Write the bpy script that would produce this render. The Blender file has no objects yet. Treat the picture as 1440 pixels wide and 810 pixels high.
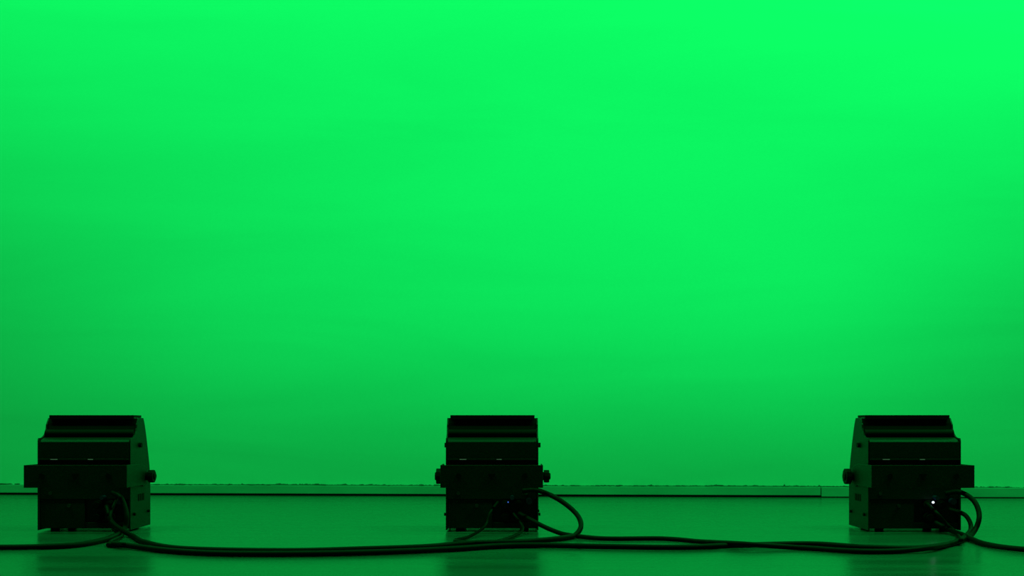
import bpy, bmesh, math, random
from mathutils import Vector, Matrix
random.seed(4)
S=bpy.context.scene
S.view_settings.view_transform='Standard'
S.view_settings.look='None'
COL=S.collection

# ---------------- materials ----------------
def mat(name,col,rough=0.5,metal=0.0,spec=0.5,bump=0.0,scale=40,var=0.0,emit=None,es=0,stretch=(1,1,1),rvar=0.0,dist=.01,detail=5,warp=0):
    m=bpy.data.materials.new(name); m.use_nodes=True
    nt=m.node_tree; b=nt.nodes['Principled BSDF']
    b.inputs['Base Color'].default_value=(*col,1); b.inputs['Roughness'].default_value=rough
    b.inputs['Metallic'].default_value=metal; b.inputs['Specular IOR Level'].default_value=spec
    tc=nt.nodes.new('ShaderNodeTexCoord'); mp=nt.nodes.new('ShaderNodeMapping'); mp.inputs['Scale'].default_value=stretch
    n=nt.nodes.new('ShaderNodeTexNoise'); n.inputs['Scale'].default_value=scale; n.inputs['Detail'].default_value=detail
    n.inputs['Distortion'].default_value=warp
    nt.links.new(tc.outputs['Object'],mp.inputs[0]); nt.links.new(mp.outputs[0],n.inputs['Vector'])
    r=nt.nodes.new('ShaderNodeMapRange'); r.inputs['From Min'].default_value=.3; r.inputs['From Max'].default_value=.7
    r.inputs['To Min'].default_value=1-var; r.inputs['To Max'].default_value=1+var
    nt.links.new(n.outputs['Fac'],r.inputs['Value'])
    mx=nt.nodes.new('ShaderNodeVectorMath'); mx.operation='SCALE'; mx.inputs[0].default_value=col
    nt.links.new(r.outputs[0],mx.inputs['Scale']); nt.links.new(mx.outputs[0],b.inputs['Base Color'])
    if rvar:
        r2=nt.nodes.new('ShaderNodeMapRange'); r2.inputs['From Min'].default_value=.3; r2.inputs['From Max'].default_value=.7
        r2.inputs['To Min'].default_value=rough-rvar; r2.inputs['To Max'].default_value=rough+rvar
        nt.links.new(n.outputs['Fac'],r2.inputs['Value']); nt.links.new(r2.outputs[0],b.inputs['Roughness'])
    if bump:
        bp=nt.nodes.new('ShaderNodeBump'); bp.inputs['Strength'].default_value=bump; bp.inputs['Distance'].default_value=dist
        nt.links.new(n.outputs['Fac'],bp.inputs['Height']); nt.links.new(bp.outputs[0],b.inputs['Normal'])
    if emit:
        b.inputs['Emission Color'].default_value=(*emit,1); b.inputs['Emission Strength'].default_value=es
    return m
M_wall=mat('painted_cyclorama',(.78,.78,.78),.9,spec=.05,bump=.45,scale=.8,var=.03,stretch=(.6,1,3.0),dist=.02,detail=2.5,warp=.5)
M_floor=mat('stage_floor_paint',(.115,.115,.115),.26,spec=.35,bump=.05,scale=3,var=.12,stretch=(.4,3,1),rvar=.05)
M_trim=mat('baseboard_paint',(.38,.38,.38),.7,spec=.2,scale=12,var=.14,stretch=(.3,1,1))
M_shadow_line=mat('shadow_line',(.02,.02,.02),.9,spec=.1,scale=30,var=.3)  # near-black colour stands in for the shadow line below the baseboard
M_flake=mat('torn_paint',(.14,.14,.14),.9,spec=.1,scale=30,var=.4)
M_case=mat('black_powder_coat',(.014,.014,.014),.5,spec=.28,bump=.1,scale=300,var=.1)
M_dark=mat('matte_black_metal',(.005,.005,.005),.65,spec=.10,scale=100,var=.1)
M_rub=mat('black_rubber',(.005,.005,.005),.6,spec=.15,scale=120,var=.2)
M_cable=mat('cable_jacket',(.005,.005,.005),.55,spec=.12,scale=60,var=.2)
M_bolt=mat('zinc_bolt',(.12,.12,.12),.4,metal=1,scale=80,var=.1)
M_lens=mat('led_lens',(.05,.6,.15),.3,emit=(0,1,.13),es=3,scale=80,var=.1)
M_white=mat('painted_highlight',(.5,.5,.5),.6,scale=80,var=.1,emit=(.6,.6,.6),es=.05)  # pale colour with a slight glow, imitating small highlights
M_ledw=mat('indicator_white',(.8,.9,1),.3,emit=(.7,.85,1),es=3,scale=80)
M_ledb=mat('indicator_blue',(.1,.2,.8),.3,emit=(.08,.2,1),es=.6,scale=80)
M_conn=mat('connector_blue_plastic',(.012,.022,.10),.4,scale=80,var=.1)

# ---------------- mesh helpers ----------------
def obj(name,bm,m,parent=None,smooth=False,bevel=0):
    bmesh.ops.recalc_face_normals(bm,faces=bm.faces)
    me=bpy.data.meshes.new(name); bm.to_mesh(me); bm.free()
    me.materials.append(m)
    if smooth:
        for p in me.polygons: p.use_smooth=True
    o=bpy.data.objects.new(name,me); COL.objects.link(o)
    if parent: o.parent=parent
    if bevel:
        b=o.modifiers.new('bevel','BEVEL'); b.width=bevel; b.segments=2; b.limit_method='ANGLE'
    return o
def addbox(bm,x0,x1,y0,y1,z0,z1,rot=None):
    c=Vector(((x0+x1)/2,(y0+y1)/2,(z0+z1)/2))
    m=Matrix.Translation(c)
    if rot: m=m@rot
    m=m@Matrix.Diagonal((x1-x0,y1-y0,z1-z0,1))
    bmesh.ops.create_cube(bm,size=1,matrix=m)
def addcyl(bm,c,r,h,axis='X',seg=24,r2=None):
    R={'X':Matrix.Rotation(math.pi/2,4,'Y'),'Y':Matrix.Rotation(-math.pi/2,4,'X'),'Z':Matrix.Identity(4)}[axis]
    bmesh.ops.create_cone(bm,cap_ends=True,segments=seg,radius1=r,radius2=r if r2 is None else r2,depth=h,matrix=Matrix.Translation(c)@R)
def addprof(bm,pts,x0,x1):
    a=[bm.verts.new((x0,y,z)) for y,z in pts]; b=[bm.verts.new((x1,y,z)) for y,z in pts]
    bm.faces.new(a); bm.faces.new(b[::-1]); n=len(pts)
    for i in range(n): bm.faces.new((a[i],b[i],b[(i+1)%n],a[(i+1)%n]))
def tube(name,pts,r,m,parent=None,sub=10,seg=10):
    P=[Vector(p) for p in pts]; P=[2*P[0]-P[1]]+P+[2*P[-1]-P[-2]]
    out=[]
    for i in range(1,len(P)-2):
        a,b,c,d=P[i-1:i+3]
        for k in range(sub):
            t=k/sub
            out.append(.5*((2*b)+(c-a)*t+(2*a-5*b+4*c-d)*t*t+(3*b-a-3*c+d)*t**3))
    out.append(P[-2])
    bm=bmesh.new(); rings=[]; up=Vector((0,0,1)); prev=None
    for i,p in enumerate(out):
        p.z=max(p.z,r+.0003)
        tg=(out[min(i+1,len(out)-1)]-out[max(i-1,0)]).normalized()
        if prev is None:
            u=tg.cross(up); u=u if u.length>.05 else tg.cross(Vector((1,0,0)))
        else: u=prev-tg*prev.dot(tg)
        u.normalize(); prev=u; v=tg.cross(u)
        rings.append([bm.verts.new(p+r*(math.cos(2*math.pi*k/seg)*u+math.sin(2*math.pi*k/seg)*v)) for k in range(seg)])
    for a,b in zip(rings,rings[1:]):
        for k in range(seg): bm.faces.new((a[k],a[(k+1)%seg],b[(k+1)%seg],b[k]))
    bm.faces.new(rings[0][::-1]); bm.faces.new(rings[-1])
    return obj(name,bm,m,parent,smooth=True)

# ---------------- room ----------------
bm=bmesh.new(); addbox(bm,-7,7,-3,6.6,-.1,0); obj('floor',bm,M_floor)
WR=Matrix.Translation((0,5.30,0))@Matrix.Rotation(math.radians(-3.0),4,'Z')
bm=bmesh.new(); addbox(bm,-6,6,0,.15,0,5.2); w=obj('wall_back',bm,M_wall); w.matrix_world=WR
bm=bmesh.new(); JX=1.49
addbox(bm,-6,JX-.002,-.022,-.0005,.010,.050); addbox(bm,JX+.002,6,-.024,-.0005,.004,.049)
b=obj('baseboard_back',bm,M_trim,bevel=.002); b.matrix_world=WR
bm=bmesh.new(); addbox(bm,-6,6,-.016,-.001,.0005,.0095); b=obj('painted_shadow_strip',bm,M_shadow_line); b.matrix_world=WR  # dark strip put in as the shadow between baseboard and floor
bm=bmesh.new(); n=1400; prevv=None; h=0
for i in range(n+1):
    x=-4+8*i/n
    h=.72*h+random.uniform(-.0035,.0035)
    t=.052+.003*math.sin(x*1.7)*math.sin(x*.6)+.8*abs(h)+(.010*random.random() if random.random()<.03 else 0)
    a=bm.verts.new((x,-.0035,.0497)); c=bm.verts.new((x,-.0035,t)); d=bm.verts.new((x,-.0005,t))
    e=bm.verts.new((x,-.0005,.0497))
    if prevv:
        pa,pc,pd,pe=prevv
        bm.faces.new((pa,a,c,pc)); bm.faces.new((pc,c,d,pd)); bm.faces.new((pe,pa,a,e))
    prevv=(a,c,d,e)
b=obj('trim_2',bm,M_flake); b.matrix_world=WR
bm=bmesh.new()
for i in range(90):
    x=random.choice([random.uniform(-2.6,-1.2),random.uniform(.1,1.0),random.uniform(1.3,2.8),random.uniform(-2.6,2.8)])
    s=random.uniform(.002,.006)
    addbox(bm,x-s*1.8,x+s*1.8,-.018,-.006,.0505,.0505+s)
b=obj('trim_3',bm,M_flake); b.matrix_world=WR

# ---------------- floodlight ----------------
def floodlight(X,Y,rot,name,variant,watts):
    root=bpy.data.objects.new(name,None); COL.objects.link(root)
    root.location=(X,Y,0); root.rotation_euler=(0,0,math.radians(rot)); root.empty_display_size=.1
    P=root
    curve=[]
    for k in range(7):
        a=math.radians(90*k/6)
        curve.append((.012+.052*(math.sin(a)) , .304+.044*(1-math.cos(a))))
    prof=[(0,.006),(0,.296),(.004,.304)]+curve+[(.074,.360),(.082,.370),(.128,.370),(.140,.352),(.152,.325),(.165,.29),(.180,.245),(.193,.20),(.2,.15),(.2,.006)]
    for i,sx in enumerate((-1,1)):
        bm=bmesh.new(); x0,x1=sorted((sx*.145,sx*.150)); addprof(bm,prof,x0,x1)
        obj(f'side_plate_{i+1}',bm,M_case,P,bevel=.001)
        bm=bmesh.new()
        for k in range(3):
            y=.075+.022*k
            addbox(bm,min(sx*.150,sx*.1515),max(sx*.150,sx*.1515),y,y+.012,.095,.118)
        obj(f'side_vents_{i+1}',bm,M_dark,P)
        bm=bmesh.new(); addcyl(bm,(sx*.154,.085,.28),.008,.010,'X',16); addcyl(bm,(sx*.154,.03,.055),.005,.006,'X',12); addcyl(bm,(sx*.154,.17,.055),.005,.006,'X',12)
        obj(f'side_bolts_{i+1}',bm,M_dark,P)
        bm=bmesh.new(); addcyl(bm,(sx*.152,.12,.175),.034,.006,'X',32); obj(f'pivot_disc_{i+1}',bm,M_case,P,bevel=.001)
    inner=[(.016,.010),(.016,.232),(.004,.236),(.004,.290),(.010,.298),(.024,.302),(.040,.306),(.060,.30),(.150,.30),(.163,.27),(.178,.235),(.188,.19),(.193,.15),(.193,.010)]
    bm=bmesh.new(); addprof(bm,inner,-.1448,.1448); obj('housing',bm,M_case,P,bevel=.0015)
    bm=bmesh.new(); addbox(bm,-.1445,.1445,-.002,.004,.238,.292); addbox(bm,-.1445,.1445,-.006,.004,.232,.2375)
    obj('rear_panel_upper',bm,M_case,P,bevel=.001)
    bm=bmesh.new(); addbox(bm,-.1445,.1445,.004,.017,.106,.150); addbox(bm,-.1445,-.0,.006,.017,.012,.105)
    addbox(bm,-.0,.1445,.008,.017,.012,.03)
    obj('rear_panel_lower',bm,M_case,P,bevel=.001)
    bm=bmesh.new(); addprof(bm,[(.056,.302),(.070,.352),(.078,.3695),(.130,.3695),(.150,.302)],-.1445,.1445)
    obj('hood',bm,M_dark,P,bevel=.001)
    bm=bmesh.new(); addcyl(bm,(0,.054,.318),.014,.289,'X',32)
    obj('lamp_barrel',bm,M_dark,P)
    bm=bmesh.new(); addbox(bm,-.139,.139,.064,.140,.3705,.379); addbox(bm,-.139,.139,.064,.068,.366,.3705)
    obj('top_lid',bm,M_dark,P,bevel=.001)
    bm=bmesh.new()
    a=Vector((.158,.316)); c=Vector((.192,.222)); nrm=Vector((.94,.34))*.004
    addprof(bm,[(a.x,a.y),(a.x+nrm.x,a.y+nrm.y),(c.x+nrm.x,c.y+nrm.y),(c.x,c.y)],-.13,.13)
    obj('led_lens',bm,M_lens,P)
    bm=bmesh.new()
    addbox(bm,-.163,.163,-.072,-.068,.147,.219)
    for sx in (-1,1):
        x0,x1=sorted((sx*.159,sx*.163))
        pr=[(-.070,.147),(-.070,.219),(.06,.219),(.10,.212),(.135,.20),(.148,.175),(.135,.15),(.10,.147)]
        addprof(bm,pr,x0,x1)
    obj('yoke_bracket',bm,M_case,P,bevel=.0012)
    bm=bmesh.new()
    for x in (-.105,.105): addcyl(bm,(x,-.0735,.185),.009,.004,'Y',6)
    addcyl(bm,(0,-.0735,.185),.013,.003,'Y',3)
    obj('yoke_bolts',bm,M_dark,P)
    for i,sx in enumerate((-1,1)):
        bm=bmesh.new(); rr=.027 if sx<0 else .022
        addcyl(bm,(sx*.158,.12,.175),.010,.014,'X',16)
        addcyl(bm,(sx*.167,.12,.175),.014,.010,'X',20)
        addcyl(bm,(sx*.180,.12,.175),rr,.018,'X',10)
        addcyl(bm,(sx*.191,.12,.175),rr*.5,.005,'X',16)
        obj(f'clamp_knob_{i+1}',bm,M_rub,P,bevel=.002)
    bm=bmesh.new()
    for (x,z) in ((.045,.088),(.085,.088),(.045,.048),(.085,.048)):
        addcyl(bm,(x,0.006,z),.015,.022,'Y',24); addcyl(bm,(x,-.008,z),.011,.020,'Y',16)
    obj('connector_sockets',bm,M_dark,P,bevel=.001)
    bm=bmesh.new(); addcyl(bm,(.065,-.008,.112),.007,.030,'Y',20); addcyl(bm,(.120,-.004,.10),.010,.026,'Y',20)
    obj('power_connectors',bm,M_conn,P)
    bm=bmesh.new()
    for x,wd in ((-.105,.022),(.015,.016)): addbox(bm,x,x+wd,-.0075,-.006,.234,.2362)
    obj('highlight_marks',bm,M_white,P)  # painted highlights along the rear panel lip
    bm=bmesh.new(); addcyl(bm,(-.05,.003,.085),.006,.006,'Y',12); addcyl(bm,(-.11,.003,.125),.006,.006,'Y',12); addcyl(bm,(.11,.003,.125),.006,.006,'Y',12)
    obj('rear_screws',bm,M_bolt,P)
    bm=bmesh.new()
    if variant!='L':
        addcyl(bm,(.052,-.020,.098),.0034 if variant=='R' else .002,.004,'Y',12)
        obj('indicator_led',bm,M_ledw if variant=='R' else M_ledb,P)
    bm=bmesh.new()
    for x in (-.105,.105):
        for y in (.03,.17): addcyl(bm,(x,y,.005),.014,.010,'Z',16)
    obj('rubber_feet',bm,M_rub,P)
    L=bpy.data.lights.new('wash_lamp','SPOT'); L.energy=watts; L.color=(0,1,.13); L.spot_size=math.radians(150); L.spot_blend=1; L.shadow_soft_size=.04
    lo=bpy.data.objects.new('wash_lamp',L); COL.objects.link(lo); lo.parent=P; lo.location=(0,.26,.34)
    lo.rotation_euler=(math.radians(90+60),0,0)
    return root
floodlight(-1.386,3.5,.6,'stage_floodlight','L',27)
floodlight(-.0645,3.5,0,'stage_floodlight.001','C',32)
floodlight(1.300,3.49,0,'stage_floodlight.002','R',38)

for i,(x,e) in enumerate(((-3.1,90),(-1.0,41),(1.0,45),(3.1,118))):
    L=bpy.data.lights.new('added_overhead_fill','AREA'); L.shape='RECTANGLE'; L.size=1.6; L.size_y=.3; L.energy=e; L.color=(0,1,.125)  # unseen fill lamps, added above the view to brighten the wall
    lo=bpy.data.objects.new(f'added_fill_lamp_{i+1}',L); COL.objects.link(lo); lo.location=(x,3.0,4.2)
    d=Vector((x,5.3,1.5))-lo.location; lo.rotation_euler=d.to_track_quat('-Z','Y').to_euler()

# ---------------- cables ----------------
CH=.341; F=1520
def fl(u,v,r=.0076,lift=0):
    Y=CH*F/(v-600); return ((u-720)*Y/F,Y,r+lift)
def at(u,v,Y): return ((u-720)*Y/F,Y,max(.0076,CH-(v-600)*Y/F))
R=.0080
tube('power_cable',[fl(-60,774),fl(0,774),fl(60,773),fl(110,770),fl(150,762),at(172,748,3.40),at(178,725,3.43),at(170,700,3.45),at(158,693,3.48)],R,M_cable)
tube('power_cable.001',[at(150,712,3.48),at(158,735,3.42),fl(185,757),fl(205,767),fl(260,776),fl(400,779),fl(520,776),fl(600,773),fl(660,768),fl(730,766),fl(780,762),at(806,754,3.28),at(817,740,3.32),at(810,722,3.38),at(785,702,3.42),at(757,690,3.46),at(735,690,3.48)],R,M_cable)
tube('power_cable.002',[fl(152,770),fl(180,772,lift=.002),fl(240,779),fl(320,783),fl(450,783),fl(560,780),fl(640,776),fl(700,772),fl(760,771),fl(860,773),fl(960,774),fl(1040,771),fl(1140,769),fl(1220,774),fl(1290,775),fl(1340,768),at(1366,752,3.32),at(1377,728,3.36),at(1370,705,3.40),at(1350,692,3.44),at(1330,694,3.475)],R,M_cable)
tube('power_cable.003',[at(730,722,3.48),at(750,733,3.42),at(775,745,3.38),fl(800,756),fl(850,761),fl(930,761),fl(980,765),fl(1040,773,lift=.009),fl(1120,774),fl(1200,779),fl(1260,779),fl(1310,776,lift=.004),fl(1345,765),at(1365,745,3.36),at(1358,725,3.42),at(1335,716,3.47)],R*.9,M_cable)
tube('power_cable.004',[at(1315,735,3.47),at(1335,745,3.42),fl(1355,758,lift=.004),fl(1385,769),fl(1430,776),fl(1500,780)],R,M_cable)
tube('signal_cable',[at(700,706,3.48),at(690,720,3.43),at(682,740,3.40),fl(660,758),fl(640,764),fl(690,768,lift=.004),fl(725,756),at(735,742,3.42),at(722,722,3.47)],R*.6,M_cable)
tube('signal_cable.001',[at(1303,708,3.48),at(1318,722,3.42),at(1332,738,3.42),at(1345,752,3.38),fl(1352,768,lift=.01)],R*.7,M_cable)
tube('signal_cable.002',[at(165,700,3.48),at(155,725,3.43),at(160,745,3.41),fl(172,756),fl(155,768,lift=.004),fl(175,774,lift=.010)],R*.6,M_cable)

# ---------------- world, camera ----------------
W=bpy.data.worlds.new('world'); S.world=W; W.use_nodes=True
W.node_tree.nodes['Background'].inputs[0].default_value=(1,1,1,1); W.node_tree.nodes['Background'].inputs[1].default_value=.007
cam=bpy.data.cameras.new('camera'); co=bpy.data.objects.new('camera',cam); COL.objects.link(co)
co.location=(0,0,CH); co.rotation_euler=(math.pi/2,0,0)
cam.sensor_width=36; cam.lens=36*F/1440; cam.shift_y=195/1440
S.camera=co
